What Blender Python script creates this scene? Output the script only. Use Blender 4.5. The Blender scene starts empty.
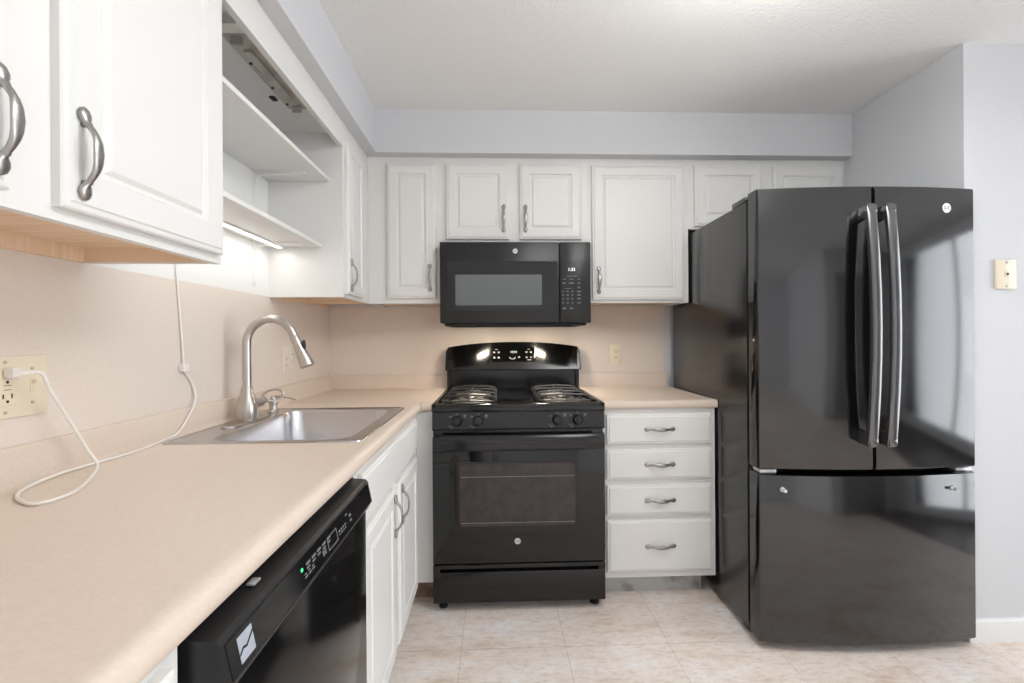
import bpy, bmesh, math, random
from mathutils import Matrix, Vector
random.seed(7)
C = bpy.context.scene.collection
scene = bpy.context.scene
V = Vector
PI = math.pi

# ------------------------------------------------------------------ camera, world, light, exposure
W_PX, H_PX, F_PX = 1024, 683, 453.06
cam_data = bpy.data.cameras.new('camera')
cam = bpy.data.objects.new('camera', cam_data); C.objects.link(cam)
cam_data.sensor_fit = 'HORIZONTAL'; cam_data.sensor_width = 36.0
cam_data.lens = F_PX / W_PX * 36.0
cam_data.shift_y = -3.9 / W_PX
cam_data.clip_start = 0.02
cam.matrix_world = (Matrix.Translation((0.9663, -2.6625, 1.205)) @ Matrix.Rotation(-0.0362, 4, 'Z')
                    @ Matrix.Rotation(PI/2, 4, 'X') @ Matrix.Rotation(-0.0063, 4, 'Z'))
scene.camera = cam

world = bpy.data.worlds.new('world'); scene.world = world
world.use_nodes = True
world.node_tree.nodes['Background'].inputs[0].default_value = (0.85, 0.92, 1.0, 1)
world.node_tree.nodes['Background'].inputs[1].default_value = 1.0

vs = scene.view_settings
vs.view_transform = 'Standard'; vs.look = 'None'; vs.gamma = 1; vs.use_curve_mapping = False
vs.exposure = 0.72

H = 2.352          # ceiling height
XR, YREAR = 4.75, 5.4   # far right wall and rear wall of the room behind

def area(name, loc, aim, sx, sy, power, col=(1, 1, 1), shape='RECTANGLE', spread=PI):
    l = bpy.data.lights.new(name, 'AREA'); l.shape = shape; l.size = sx
    if shape in ('RECTANGLE', 'ELLIPSE'): l.size_y = sy
    l.energy = power; l.color = col; l.spread = spread
    o = bpy.data.objects.new(name, l); C.objects.link(o)
    o.location = loc
    o.rotation_euler = (V(aim) - V(loc)).to_track_quat('-Z', 'Y').to_euler()
    return o
# daylight through the window of the room on the right; on the left an added fill light behind the camera
area('daylight_right', (XR + .03, -2.2, 1.17), (0, -2.2, 1.17), 2.0, 2.15, 36, (.94, .97, 1.0))
area('fill_light_left', (-.02, -4.3, 1.15), (3, -4.3, 1.15), 1.6, 2.0, 72, (.94, .97, 1.0))  # added fill for the lower fronts and floor, from an unseen opening
# (the kitchen's ceiling lamp gives its light from its own globe, see ceiling_lamp)
# LED strip under the open shelf, two lamps under the microwave
area('shelf_strip_light', (.07, -1.10, 1.579), (.07, -1.10, 0), .018, .74, .30, (1.0, .97, .93))
for lx in (.885, 1.245):
    area('microwave_lamp_light', (lx, -.30, 1.272), (lx, -.28, 0), .05, .03, .5, (1.0, .90, .76))

# ------------------------------------------------------------------ materials
def lin(r, g, b):
    f = lambda c: (c/255/12.92) if c/255 <= .04045 else ((c/255+.055)/1.055)**2.4
    return (f(r), f(g), f(b), 1)

def mat(name, col, rough=.5, metal=0, ior=1.5, noise=None, bump=None, aniso=None, coat=0, emit=None, spec=None, var=None):
    m = bpy.data.materials.new(name); m.use_nodes = True
    nt = m.node_tree; b = nt.nodes['Principled BSDF']
    b.inputs['Base Color'].default_value = col
    b.inputs['Roughness'].default_value = rough
    b.inputs['Metallic'].default_value = metal
    b.inputs['IOR'].default_value = ior
    if coat: b.inputs['Coat Weight'].default_value = coat; b.inputs['Coat Roughness'].default_value = .05
    if emit: b.inputs['Emission Color'].default_value = emit[0]; b.inputs['Emission Strength'].default_value = emit[1]
    tc = nt.nodes.new('ShaderNodeTexCoord')
    if var:   # (scale, colour2, lo, hi, stretch)
        mp = nt.nodes.new('ShaderNodeMapping'); mp.inputs['Scale'].default_value = var[4] if len(var) > 4 else (1, 1, 1)
        n = nt.nodes.new('ShaderNodeTexNoise'); n.inputs['Scale'].default_value = var[0]; n.inputs['Detail'].default_value = 6
        r = nt.nodes.new('ShaderNodeValToRGB'); r.color_ramp.elements[0].position = var[2]; r.color_ramp.elements[1].position = var[3]
        r.color_ramp.elements[0].color = col; r.color_ramp.elements[1].color = var[1]
        nt.links.new(tc.outputs['Object'], mp.inputs[0]); nt.links.new(mp.outputs[0], n.inputs[0])
        nt.links.new(n.outputs[0], r.inputs[0]); nt.links.new(r.outputs[0], b.inputs['Base Color'])
    if bump:  # (scale, strength, distance, stretch)
        mp = nt.nodes.new('ShaderNodeMapping'); mp.inputs['Scale'].default_value = bump[3] if len(bump) > 3 else (1, 1, 1)
        n = nt.nodes.new('ShaderNodeTexNoise'); n.inputs['Scale'].default_value = bump[0]; n.inputs['Detail'].default_value = 3
        bp = nt.nodes.new('ShaderNodeBump'); bp.inputs['Strength'].default_value = bump[1]; bp.inputs['Distance'].default_value = bump[2]
        nt.links.new(tc.outputs['Object'], mp.inputs[0]); nt.links.new(mp.outputs[0], n.inputs[0])
        nt.links.new(n.outputs[0], bp.inputs['Height']); nt.links.new(bp.outputs[0], b.inputs['Normal'])
    return m

M = {}
M['wall'] = mat('wall_paint', lin(214, 215, 218), .75, bump=(160, .12, .002))
M['rear_wall'] = mat('rear_wall_paint', lin(225, 226, 228), .75)
M['ceiling'] = mat('ceiling_stipple', lin(242, 242, 241), .9, bump=(110, .55, .006))
M['white'] = mat('painted_white_wood', lin(230, 229, 226), .38, bump=(9, .05, .002))
M['white_matt'] = mat('white_melamine', lin(236, 235, 232), .5)
M['trim'] = mat('white_trim', lin(240, 240, 240), .4)
M['birch'] = mat('raw_birch', lin(242, 216, 188), .55, var=(7, lin(232, 198, 164), .35, .7, (1, 10, 1)))
M['counter'] = mat('beige_laminate_worktop', lin(224, 208, 193), .40, var=(160, lin(217, 200, 185), .35, .75))
M['splash'] = mat('beige_laminate_panel', lin(231, 219, 208), .5, var=(260, lin(226, 213, 202), .35, .7))
M['black'] = mat('gloss_black', lin(10, 10, 11), .12, ior=1.5)
M['fridge'] = mat('gloss_black_fridge', lin(14, 14, 15), .10, ior=1.78, bump=(2.2, .10, .004))
M['fridge_side'] = mat('textured_black_side', lin(30, 30, 32), .20, ior=1.8, bump=(350, .12, .0008))
M['dark'] = mat('dull_black', lin(20, 20, 21), .5)
M['charcoal'] = mat('satin_charcoal', lin(34, 34, 35), .32, ior=1.45)
M['mw'] = mat('charcoal_microwave', lin(37, 37, 37), .28, ior=1.42)
M['mw_window'] = mat('microwave_window_mesh', lin(104, 107, 108), .22, ior=1.5)
M['enamel'] = mat('black_enamel', lin(18, 18, 19), .15, ior=1.5)
M['glass'] = mat('black_oven_glass', lin(14, 13, 13), .07, ior=1.52)
M['oven_window'] = mat('oven_window', lin(44, 40, 39), .16, ior=1.5, var=(22, lin(56, 49, 48), .4, .6))
M['iron'] = mat('cast_iron', lin(52, 50, 49), .34, ior=1.7, bump=(120, .3, .001))
M['alu'] = mat('burner_alu', lin(150, 148, 145), .4, metal=.9)
M['nickel'] = mat('brushed_nickel', lin(196, 190, 184), .30, metal=1)
M['pewter'] = mat('satin_pewter_pull', lin(168, 166, 163), .34, metal=1, bump=(60, .1, .001))
M['steel'] = mat('brushed_steel', lin(204, 204, 207), .27, metal=1, bump=(30, .12, .001, (1, 30, 1)))
M['ivory'] = mat('ivory_plastic', lin(234, 222, 198), .35)
M['almond'] = mat('pale_almond_plastic', lin(234, 223, 212), .35)
M['slot'] = mat('socket_slot', lin(50, 40, 32), .6)
M['cord'] = mat('white_cord', lin(240, 236, 230), .4)
M['silver'] = mat('silver_badge', lin(226, 226, 228), .3, metal=.6)
M['print'] = mat('white_print', lin(190, 192, 192), .6)
M['print_dim'] = mat('grey_print', lin(120, 121, 122), .6)
M['led'] = mat('lit_display', lin(200, 220, 200), .5, emit=(lin(205, 235, 200), .9))
M['led_white'] = mat('lit_white_display', lin(230, 235, 235), .5, emit=(lin(230, 240, 240), 1.0))
M['led_green'] = mat('lit_green_lamp', lin(60, 200, 120), .5, emit=(lin(60, 220, 130), .8))
M['strip'] = mat('led_strip_diffuser', lin(255, 255, 255), .5, emit=((1, .97, .93, 1), 3.5))
M['bulb'] = mat('lit_bulb', lin(255, 240, 215), .5, emit=((1, .82, .6, 1), 55))
M['globe'] = mat('lamp_globe', lin(250, 246, 238), .5, emit=((.97, .985, 1, 1), 5.2))
M['fixture'] = mat('aged_fixture_metal', lin(196, 192, 186), .45, var=(14, lin(176, 170, 162), .45, .6))
M['grime'] = mat('grimy_kick_paint', lin(196, 196, 192), .6, var=(10, lin(140, 132, 122), .52, .75))
M['brown'] = mat('bare_kick_wood', lin(150, 124, 104), .7, var=(12, lin(104, 84, 68), .4, .7))
M['grey_label'] = mat('pale_badge', lin(170, 176, 186), .4)

def floor_tiles():
    m = bpy.data.materials.new('stone_look_vinyl'); m.use_nodes = True; nt = m.node_tree; N = nt.nodes; L = nt.links
    b = N['Principled BSDF']; b.inputs['Roughness'].default_value = .42
    tc = N.new('ShaderNodeTexCoord')
    mp = N.new('ShaderNodeMapping'); mp.inputs['Scale'].default_value = (1.0, 2.6, 1); L.new(tc.outputs['Object'], mp.inputs[0])
    n1 = N.new('ShaderNodeTexNoise'); n1.inputs['Scale'].default_value = 3.2; n1.inputs['Detail'].default_value = 9; n1.inputs['Roughness'].default_value = .66
    L.new(mp.outputs[0], n1.inputs[0])
    r1 = N.new('ShaderNodeValToRGB'); e = r1.color_ramp.elements
    e[0].position = .32; e[0].color = lin(222, 200, 184); e[1].position = .68; e[1].color = lin(250, 246, 244)
    k = e.new(.45); k.color = lin(240, 226, 214); k = e.new(.56); k.color = lin(245, 234, 226)
    L.new(n1.outputs[0], r1.inputs[0])
    n2 = N.new('ShaderNodeTexNoise'); n2.inputs['Scale'].default_value = 24; n2.inputs['Detail'].default_value = 8; n2.inputs['Roughness'].default_value = .75
    L.new(mp.outputs[0], n2.inputs[0])
    r2 = N.new('ShaderNodeValToRGB'); r2.color_ramp.elements[0].position = .30; r2.color_ramp.elements[0].color = (.66, .60, .56, 1)
    r2.color_ramp.elements[1].position = .52; r2.color_ramp.elements[1].color = (1, 1, 1, 1)
    L.new(n2.outputs[0], r2.inputs[0])
    mx = N.new('ShaderNodeMixRGB'); mx.blend_type = 'MULTIPLY'; mx.inputs[0].default_value = .75
    L.new(r1.outputs[0], mx.inputs[1]); L.new(r2.outputs[0], mx.inputs[2])
    sep = N.new('ShaderNodeSeparateXYZ'); L.new(tc.outputs['Object'], sep.inputs[0])
    def seam(out, off):
        a = N.new('ShaderNodeMath'); a.operation = 'ADD'; a.inputs[1].default_value = off + 40.5; L.new(out, a.inputs[0])
        d = N.new('ShaderNodeMath'); d.operation = 'MODULO'; d.inputs[1].default_value = .405; L.new(a.outputs[0], d.inputs[0])
        c = N.new('ShaderNodeMath'); c.operation = 'LESS_THAN'; c.inputs[1].default_value = .0022; L.new(d.outputs[0], c.inputs[0])
        return c.outputs[0]
    sx = seam(sep.outputs[0], -.016); sy = seam(sep.outputs[1], .097)
    mm = N.new('ShaderNodeMath'); mm.operation = 'MAXIMUM'; L.new(sx, mm.inputs[0]); L.new(sy, mm.inputs[1])
    m2 = N.new('ShaderNodeMath'); m2.operation = 'MULTIPLY'; m2.inputs[1].default_value = .45; L.new(mm.outputs[0], m2.inputs[0])
    mx2 = N.new('ShaderNodeMixRGB'); mx2.inputs[2].default_value = lin(140, 122, 110)
    L.new(m2.outputs[0], mx2.inputs[0]); L.new(mx.outputs[0], mx2.inputs[1]); L.new(mx2.outputs[0], b.inputs['Base Color'])
    return m
M['floor'] = floor_tiles()
M['wood_floor'] = mat('dark_plank_floor', lin(92, 78, 68), .35, var=(5, lin(60, 50, 44), .4, .65, (1, 9, 1)))
def window_glass():
    m = bpy.data.materials.new('window_glass'); m.use_nodes = True; nt = m.node_tree; N = nt.nodes
    N.remove(N['Principled BSDF']); out = N['Material Output']
    t = N.new('ShaderNodeBsdfTransparent'); g = N.new('ShaderNodeBsdfGlossy'); g.inputs['Roughness'].default_value = .02
    f = N.new('ShaderNodeFresnel'); mi = N.new('ShaderNodeMixShader')
    nt.links.new(f.outputs[0], mi.inputs[0]); nt.links.new(t.outputs[0], mi.inputs[1]); nt.links.new(g.outputs[0], mi.inputs[2])
    nt.links.new(mi.outputs[0], out.inputs[0]); return m
M['pane'] = window_glass()

# ------------------------------------------------------------------ builders
def mw(o):
    m = Matrix.Identity(4)
    while o is not None:
        m = o.matrix_basis @ m; o = o.parent
    return m

def thing(name, label, cat, loc, rz=0, group=None):
    o = bpy.data.objects.new(name, None); C.objects.link(o)
    o.empty_display_size = .1
    o.location = loc; o.rotation_euler = (0, 0, rz)
    o['label'] = label; o['category'] = cat
    if group: o['group'] = group
    return o

def tag(o, label, cat, group=None):
    o['label'] = label; o['category'] = cat
    if group: o['group'] = group
    return o

def link_mesh(name, me, m, parent=None, world_m=None, label=None):
    o = bpy.data.objects.new(name, me); C.objects.link(o)
    if m is not None:
        me.materials.clear(); me.materials.append(m)
    wm = world_m or Matrix.Identity(4)
    if parent is not None:
        o.parent = parent; o.matrix_basis = mw(parent).inverted() @ wm
    else:
        o.matrix_basis = wm
    if label: o['label'] = label
    return o

class MB:
    def __init__(s): s.bm = bmesh.new()
    def box(s, x0, x1, y0, y1, z0, z1, bev=0, seg=2):
        b = bmesh.new(); bmesh.ops.create_cube(b, size=1)
        sc = Matrix.Diagonal((abs(x1-x0), abs(y1-y0), abs(z1-z0), 1))
        bmesh.ops.transform(b, matrix=Matrix.Translation(((x0+x1)/2, (y0+y1)/2, (z0+z1)/2)) @ sc, verts=b.verts)
        if bev: bmesh.ops.bevel(b, geom=b.edges[:], offset=bev, segments=seg, affect='EDGES', profile=.5)
        s.add(b); return s
    def add(s, b, mtx=None):
        if mtx: bmesh.ops.transform(b, matrix=mtx, verts=b.verts)
        me = bpy.data.meshes.new('t'); b.to_mesh(me); b.free(); s.bm.from_mesh(me); bpy.data.meshes.remove(me); return s
    def cyl(s, p0, p1, r0, r1=None, n=24, bev=0):
        p0, p1 = V(p0), V(p1); r1 = r0 if r1 is None else r1
        b = bmesh.new()
        bmesh.ops.create_cone(b, cap_ends=True, segments=n, radius1=r0, radius2=r1, depth=(p1-p0).length)
        if bev: bmesh.ops.bevel(b, geom=[e for e in b.edges if len(e.link_faces) == 2 and any(len(f.verts) > 4 for f in e.link_faces)], offset=bev, segments=2, affect='EDGES')
        q = (p1-p0).to_track_quat('Z', 'Y').to_matrix().to_4x4()
        return s.add(b, Matrix.Translation((p0+p1)/2) @ q)
    def sphere(s, c, r, sc=(1, 1, 1), n=16):
        b = bmesh.new(); bmesh.ops.create_uvsphere(b, u_segments=n, v_segments=n//2+2, radius=r)
        return s.add(b, Matrix.Translation(c) @ Matrix.Diagonal((*sc, 1)))
    def rings(s, rings, close=True, cap=True):
        bm = s.bm; vs_ = [[bm.verts.new(p) for p in r] for r in rings]; n = len(rings[0])
        for a, b in zip(vs_, vs_[1:]):
            for i in range(n if close else n-1):
                j = (i+1) % n; bm.faces.new((a[i], a[j], b[j], b[i]))
        if cap:
            bm.faces.new(list(reversed(vs_[0]))); bm.faces.new(vs_[-1])
        return s
    def prism(s, pts, d0, d1, axis='y'):
        f = {'y': lambda p, d: (p[0], d, p[1]), 'x': lambda p, d: (d, p[0], p[1]), 'z': lambda p, d: (p[0], p[1], d)}[axis]
        return s.rings([[f(p, d0) for p in pts], [f(p, d1) for p in pts]])
    def lathe(s, prof, c=(0, 0, 0), n=32, mtx=None):
        R = [[(r*math.cos(2*PI*i/n), r*math.sin(2*PI*i/n), z) for i in range(n)] for r, z in prof]
        T = Matrix.Translation(c) @ (mtx or Matrix.Identity(4))
        return s.rings([[T @ V(p) for p in r] for r in R])
    def tube(s, pts, rad, n=10, side=None, flat=1.0):
        pts = [V(p) for p in pts]; rr = rad if hasattr(rad, '__len__') else [rad]*len(pts)
        rings = []; up = V((0, 0, 1)) if side is None else V(side); prev = None
        for i, p in enumerate(pts):
            t = (pts[min(i+1, len(pts)-1)] - pts[max(i-1, 0)]).normalized()
            if side is not None: a = V(side).normalized()
            else:
                if prev is None:
                    a = t.cross(V((0, 0, 1)) if abs(t.z) < .9 else V((1, 0, 0))).normalized()
                else: a = (prev - t*prev.dot(t)).normalized()
                prev = a
            bvec = t.cross(a).normalized()
            r = rr[i]; ra, rb = (r if isinstance(r, tuple) else (r, r*flat))
            rings.append([p + a*ra*math.cos(2*PI*k/n) + bvec*rb*math.sin(2*PI*k/n) for k in range(n)])
        return s.rings(rings)
    def build(s, name, m, parent=None, smooth=True, label=None, local=False, angle=38, split=False):
        bm = s.bm
        if split:
            left = set(bm.verts); out = None
            while left:
                seed = left.pop(); st = [seed]; comp = {seed}
                while st:
                    for e in st.pop().link_edges:
                        for v in e.verts:
                            if v not in comp: comp.add(v); st.append(v)
                left -= comp
                sub = MB(); mp = {v: sub.bm.verts.new(v.co) for v in comp}
                for f in {f for v in comp for f in v.link_faces}: sub.bm.faces.new([mp[v] for v in f.verts])
                out = sub.build(name, m, parent, smooth, label, local, angle)
            return out
        bmesh.ops.recalc_face_normals(bm, faces=bm.faces)
        me = bpy.data.meshes.new(name)
        wm = Matrix.Identity(4)
        if not local and parent is not None:
            bmesh.ops.transform(bm, matrix=mw(parent).inverted(), verts=bm.verts)
        # origin at bounds centre
        xs = [v.co for v in bm.verts]
        lo = V((min(v.x for v in xs), min(v.y for v in xs), min(v.z for v in xs)))
        hi = V((max(v.x for v in xs), max(v.y for v in xs), max(v.z for v in xs)))
        c = (lo + hi)/2
        bmesh.ops.translate(bm, vec=-c, verts=bm.verts)
        if smooth:
            for f in bm.faces: f.smooth = True
            for e in bm.edges:
                if len(e.link_faces) == 2 and e.calc_face_angle(0) > math.radians(angle): e.smooth = False
        bm.to_mesh(me); bm.free()
        me.materials.append(m)
        o = bpy.data.objects.new(name, me); C.objects.link(o)
        if parent is not None: o.parent = parent
        o.location = c
        if label: o['label'] = label
        return o

def struct(o):
    o['kind'] = 'structure'; return o

def smoothpath(pts, k=6):
    pts = [V(p) for p in pts]; out = []
    for i in range(len(pts)-1):
        p0, p1, p2, p3 = pts[max(i-1, 0)], pts[i], pts[i+1], pts[min(i+2, len(pts)-1)]
        for j in range(k):
            t = j/k
            out.append(.5*((2*p1) + (p2-p0)*t + (2*p0-5*p1+4*p2-p3)*t*t + (3*p1-p0-3*p2+p3)*t**3))
    out.append(pts[-1]); return out

def text_mb(s, size, depth=.0006):
    cu = bpy.data.curves.new('txt', 'FONT'); cu.body = s; cu.size = size; cu.extrude = depth/2
    cu.align_x = 'CENTER'; cu.align_y = 'CENTER'
    o = bpy.data.objects.new('txt', cu); me = bpy.data.meshes.new_from_object(o)
    bpy.data.objects.remove(o); b = MB(); b.bm.from_mesh(me); bpy.data.meshes.remove(me); bpy.data.curves.remove(cu)
    return b
def face_m(pos, facing):   # text lies in XY facing +Z -> put it on a vertical face
    if facing == '-y': R = Matrix.Rotation(PI/2, 4, 'X')
    elif facing == '+x': R = Matrix.Rotation(PI/2, 4, 'Z') @ Matrix.Rotation(PI/2, 4, 'X')
    return Matrix.Translation(pos) @ R

# raised panel door / drawer front, local: x 0..w, z 0..h, back at y=0, front at y=-t
def front_mesh(w, h, t=.02, raised=True, fr=.052):
    mb = MB()
    def ring(i, y): return [(i, y, i), (w-i, y, i), (w-i, y, h-i), (i, y, h-i)]
    R = [ring(0, 0), ring(0, -(t-.007)), ring(.003, -(t-.004)), ring(.010, -(t-.003)), ring(.013, -t)]
    if raised:
        R += [ring(fr, -t), ring(fr+.004, -(t-.006)), ring(fr+.012, -(t-.007)), ring(fr+.020, -(t-.0015)), ring(fr+.024, -(t-.001))]
    else:
        R += [ring(.02, -t)]
    mb.rings(R); return mb

# bow pull with leaf-shaped ends, local: along z, centred, back plane y=0, sticks out to -y
PULL = None
def pull_mesh():
    global PULL
    if PULL: return PULL
    L = .0715
    prof = [(-L, -.002, .0015, .0015), (-L+.004, -.0035, .0062, .003), (-L+.011, -.004, .0088, .0038), (-L+.018, -.0045, .0082, .004), (-L+.024, -.006, .0046, .004),
            (-L+.029, -.010, .0036, .0034), (-L+.036, -.0155, .0042, .0034), (-L+.045, -.0205, .0052, .0030), (-L+.056, -.0235, .0068, .0026), (0, -.0245, .0078, .0025)]
    prof = [(z, y, a*1.22, b*1.2) for z, y, a, b in prof]
    prof = prof + [(-z, y, a, b) for z, y, a, b in reversed(prof[:-1])]
    mb = MB(); pts = [V((0, y, z)) for z, y, a, b in prof]
    mb.tube(pts, [(a, b) for z, y, a, b in prof], n=12, side=(1, 0, 0))
    mb.cyl((0, 0, -.044), (0, -.013, -.044), .0038, n=10); mb.cyl((0, 0, .044), (0, -.013, .044), .0038, n=10)
    bm = mb.bm; bmesh.ops.recalc_face_normals(bm, faces=bm.faces)
    for f in bm.faces: f.smooth = True
    me = bpy.data.meshes.new('handle'); bm.to_mesh(me); bm.free(); me.materials.append(M['pewter']); PULL = me
    return me
RZ_LEFT = PI/2
def add_front(cab, kind, x, y, z, w, h, facing, raised=True, handle=None, t=.02, name=None, fr=.052):
    """facing '-y': x = left edge ; facing '+x': y = the END toward the camera (local x runs to +y)"""
    mb = front_mesh(w, h, t, raised, fr)
    bmesh.ops.recalc_face_normals(mb.bm, faces=mb.bm.faces)
    me = bpy.data.meshes.new(kind); mb.bm.to_mesh(me); mb.bm.free()
    rot = Matrix.Identity(4) if facing == '-y' else Matrix.Rotation(RZ_LEFT, 4, 'Z')
    wm = Matrix.Translation((x, y, z)) @ rot
    d = link_mesh(kind, me, M['white'], cab, wm)
    if handle:
        hx, hz, vert = handle
        ho = bpy.data.objects.new('handle', pull_mesh()); C.objects.link(ho); ho.parent = d
        ho.matrix_basis = Matrix.Translation((hx, -t-.0005, hz)) @ (Matrix.Identity(4) if vert else Matrix.Rotation(PI/2, 4, 'Y'))
    return d

# ------------------------------------------------------------------ the room
T = .12
def wallbox(name, *a, m='wall'):
    return struct(MB().box(*a).build(name, M[m], smooth=False))
fl = MB().prism([(-T, T), (3.40, T), (4.48, -YREAR-T), (-T, -YREAR-T)], -.1, 0, 'z').build('floor', M['floor'], smooth=False); struct(fl)
# object coordinates of the floor texture follow the object origin: move the mesh so the origin is at world 0
def recenter(o):
    c = o.location.copy()
    for v in o.data.vertices: v.co += c
    o.location = (0, 0, 0)
recenter(fl)
fl2 = MB().prism([(3.40, T), (XR+T, T), (XR+T, -YREAR-T), (4.48, -YREAR-T)], -.1, -.001, 'z').build('floor', M['wood_floor'], smooth=False); struct(fl2)
wallbox('ceiling', -T, XR+T, -YREAR-T, T, H, H+.1, m='ceiling')
wallbox('wall_back', -T, 2.95, 0, T, 0, H)
# left wall: white inside the open shelf bay
# right wall of the fridge alcove and the wall it turns into
struct(MB().prism([(2.833, .0), (2.813, -.944), (2.90, -.944), (2.90, .0)], 0, H, 'z').build('wall_right', M['wall'], smooth=False))
wallbox('wall_front', 2.813, XR+T, -.945, -.83, 0, H)
# far right wall with window opening
wy0, wy1, wz0, wz1 = -3.2, -1.2, .09, 2.25
def wall_with_hole(name, plane, a0, a1, h0, h1, z0, z1):
    mb = MB()
    segs = [(a0, h0, 0, H), (h1, a1, 0, H), (h0, h1, 0, z0), (h0, h1, z1, H)]
    for p, q, r, s in segs:
        if plane[0] == 'x': mb.box(plane[1], plane[1]+T, p, q, r, s)
        else: mb.box(p, q, plane[1]-T, plane[1], r, s)
    return struct(mb.build(name, M['rear_wall'], smooth=False))
wall_with_hole('wall_far', ('x', XR), -YREAR-T, -.945, wy0, wy1, wz0, wz1)
wallbox('wall_rear', -T, XR+T, -YREAR-T, -YREAR, 0, H, m='rear_wall')
wall_with_hole('wall_left', ('x', -T), -YREAR-T, 0, -5.1, -3.5, .1, 2.2)
def window(name, plane, a0, a1, z0, z1):
    root = bpy.data.objects.new(name, None); C.objects.link(root); root['kind'] = 'structure'
    mb = MB(); g = MB()
    w = .05; mid = (a0+a1)/2
    for p, q, r, s in [(a0, a1, z0, z0+w), (a0, a1, z1-w, z1), (a0, a0+w, z0+w, z1-w), (a1-w, a1, z0+w, z1-w), (mid-w/2, mid+w/2, z0+w, z1-w)]:
        if plane[0] == 'x': mb.box(plane[1]-.01, plane[1]+.05, p, q, r, s)
        else: mb.box(p, q, plane[1]-.05, plane[1]+.01, r, s)
    if plane[0] == 'x': g.box(plane[1]+.008, plane[1]+.014, a0+w/2, a1-w/2, z0+w/2, z1-w/2)
    else: g.box(a0+w/2, a1-w/2, plane[1]-.014, plane[1]-.008, z0+w/2, z1-w/2)
    mb.build('window_frame', M['trim'], root, smooth=False); g.build('window_pane', M['pane'], root, smooth=False)
window('window_1', ('x', XR), wy0, wy1, wz0, wz1)
window('fill_window', ('x', -.024), -5.1, -3.5, .1, 2.2)  # unseen window, added behind the camera to carry the left fill light
# soffit above the wall cabinets (L shaped)
ZS = 2.135
mb = MB(); mb.prism([(0, 0), (2.833, 0), (2.823, -.378), (.373, -.378), (.373, -YREAR), (0, -YREAR)], ZS, H, 'z')
struct(mb.build('trim_1', M['wall'], smooth=False))
# beige laminate panels on the left and back walls above the worktop upstand
struct(MB().box(0, .003, -3.2, -.003, .993, 1.386).build('trim_2', M['splash'], smooth=False))
struct(MB().box(0, 1.965, -.003, 0, .993, 1.386).build('trim_3', M['splash'], smooth=False))
struct(MB().box(0, .0015, -1.56, -.70, 1.386, 2.05).build('trim_4', M['white_matt'], smooth=False))
# baseboard on the wall that faces us
mb = MB(); mb.prism([(-.945, 0), (-.957, 0), (-.957, .078), (-.954, .086), (-.945, .088)], 2.814, XR, 'x')
struct(mb.build('baseboard_right', M['trim'], smooth=False))
# wall block behind the camera on the right, with a grey entry door (seen mirrored in the fridge)
wallbox('wall_entry', 3.45, XR+T, -YREAR, -3.5, 0, H, m='rear_wall')
dr = bpy.data.objects.new('door_1', None); C.objects.link(dr); dr['kind'] = 'structure'; dr.location = (4.0, -3.5, 0)
MB().box(3.62, 4.42, -3.5, -3.46, .01, 2.04, .003).build('door_leaf', mat('grey_door_paint', lin(150, 150, 152), .5), dr)
mb = MB()
for a in ((3.54, 3.62, 0, 2.12), (4.42, 4.50, 0, 2.12), (3.62, 4.42, 2.04, 2.12)):
    mb.box(a[0], a[1], -3.5, -3.475, a[2], a[3])
mb.build('door_frame', M['trim'], dr, smooth=False)
mb = MB(); mb.cyl((4.34, -3.46, 1.0), (4.34, -3.42, 1.0), .012); mb.sphere((4.34, -3.405, 1.0), .028)
mb.build('door_handle', M['steel'], dr)

# ceiling lamp over the kitchen floor, out of the frame overhead
t = thing('ceiling_lamp', 'long white glowing lamp hanging below the ceiling over the kitchen floor', 'ceiling lamp', (1.75, -1.9, H))
MB().box(1.69, 1.81, -2.0, -1.8, H-.025, H, .004).cyl((1.75, -1.9, H-.15), (1.75, -1.9, H-.025), .012).build('base', M['white_matt'], t)
MB().box(1.50, 2.00, -2.36, -1.44, H-.215, H-.15, .02, 4).build('lamp_shade', M['globe'], t)

# ------------------------------------------------------------------ wall cabinets
ZB, UD = 1.383, .317
def plumb(mb, *a): mb.box(*a); return mb
# near left cabinet
ya, yb = -2.62, -1.562
cab = thing('wall_cabinet', 'white two-door wall cabinet nearest on the left with raw birch underside', 'cabinet', (0.16, (ya+yb)/2, ZB))
mb = MB(); mb.box(.298, UD, ya, yb, ZB, ZS).box(.0, .298, yb-.016, yb, ZB+.001, ZS).box(0, .298, ya, ya+.016, ZB, ZS).box(0, .298, ya+.016, yb-.016, ZS-.016, ZS).box(0, .006, ya+.016, yb-.016, ZB+.05, ZS-.016)
mb.build('body', M['white'], cab, smooth=False)
mb = MB(); mb.box(.006, .298, ya+.016, yb-.016, ZB+.034, ZB+.046).box(.0, .02, ya+.016, yb-.022, ZB+.002, ZB+.034).box(.02, .298, yb-.022, yb-.016, ZB+.002, ZB+.034)
mb.build('underside', M['birch'], cab, smooth=False, label='raw birch underside')
add_front(cab, 'door', UD, -1.975, 1.402, .396, .695, '+x', handle=(.028, .088, True), fr=.062)
add_front(cab, 'door', UD, -2.455, 1.402, .41, .695, '+x', handle=(.41-.02, .085, True), fr=.062)
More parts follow.
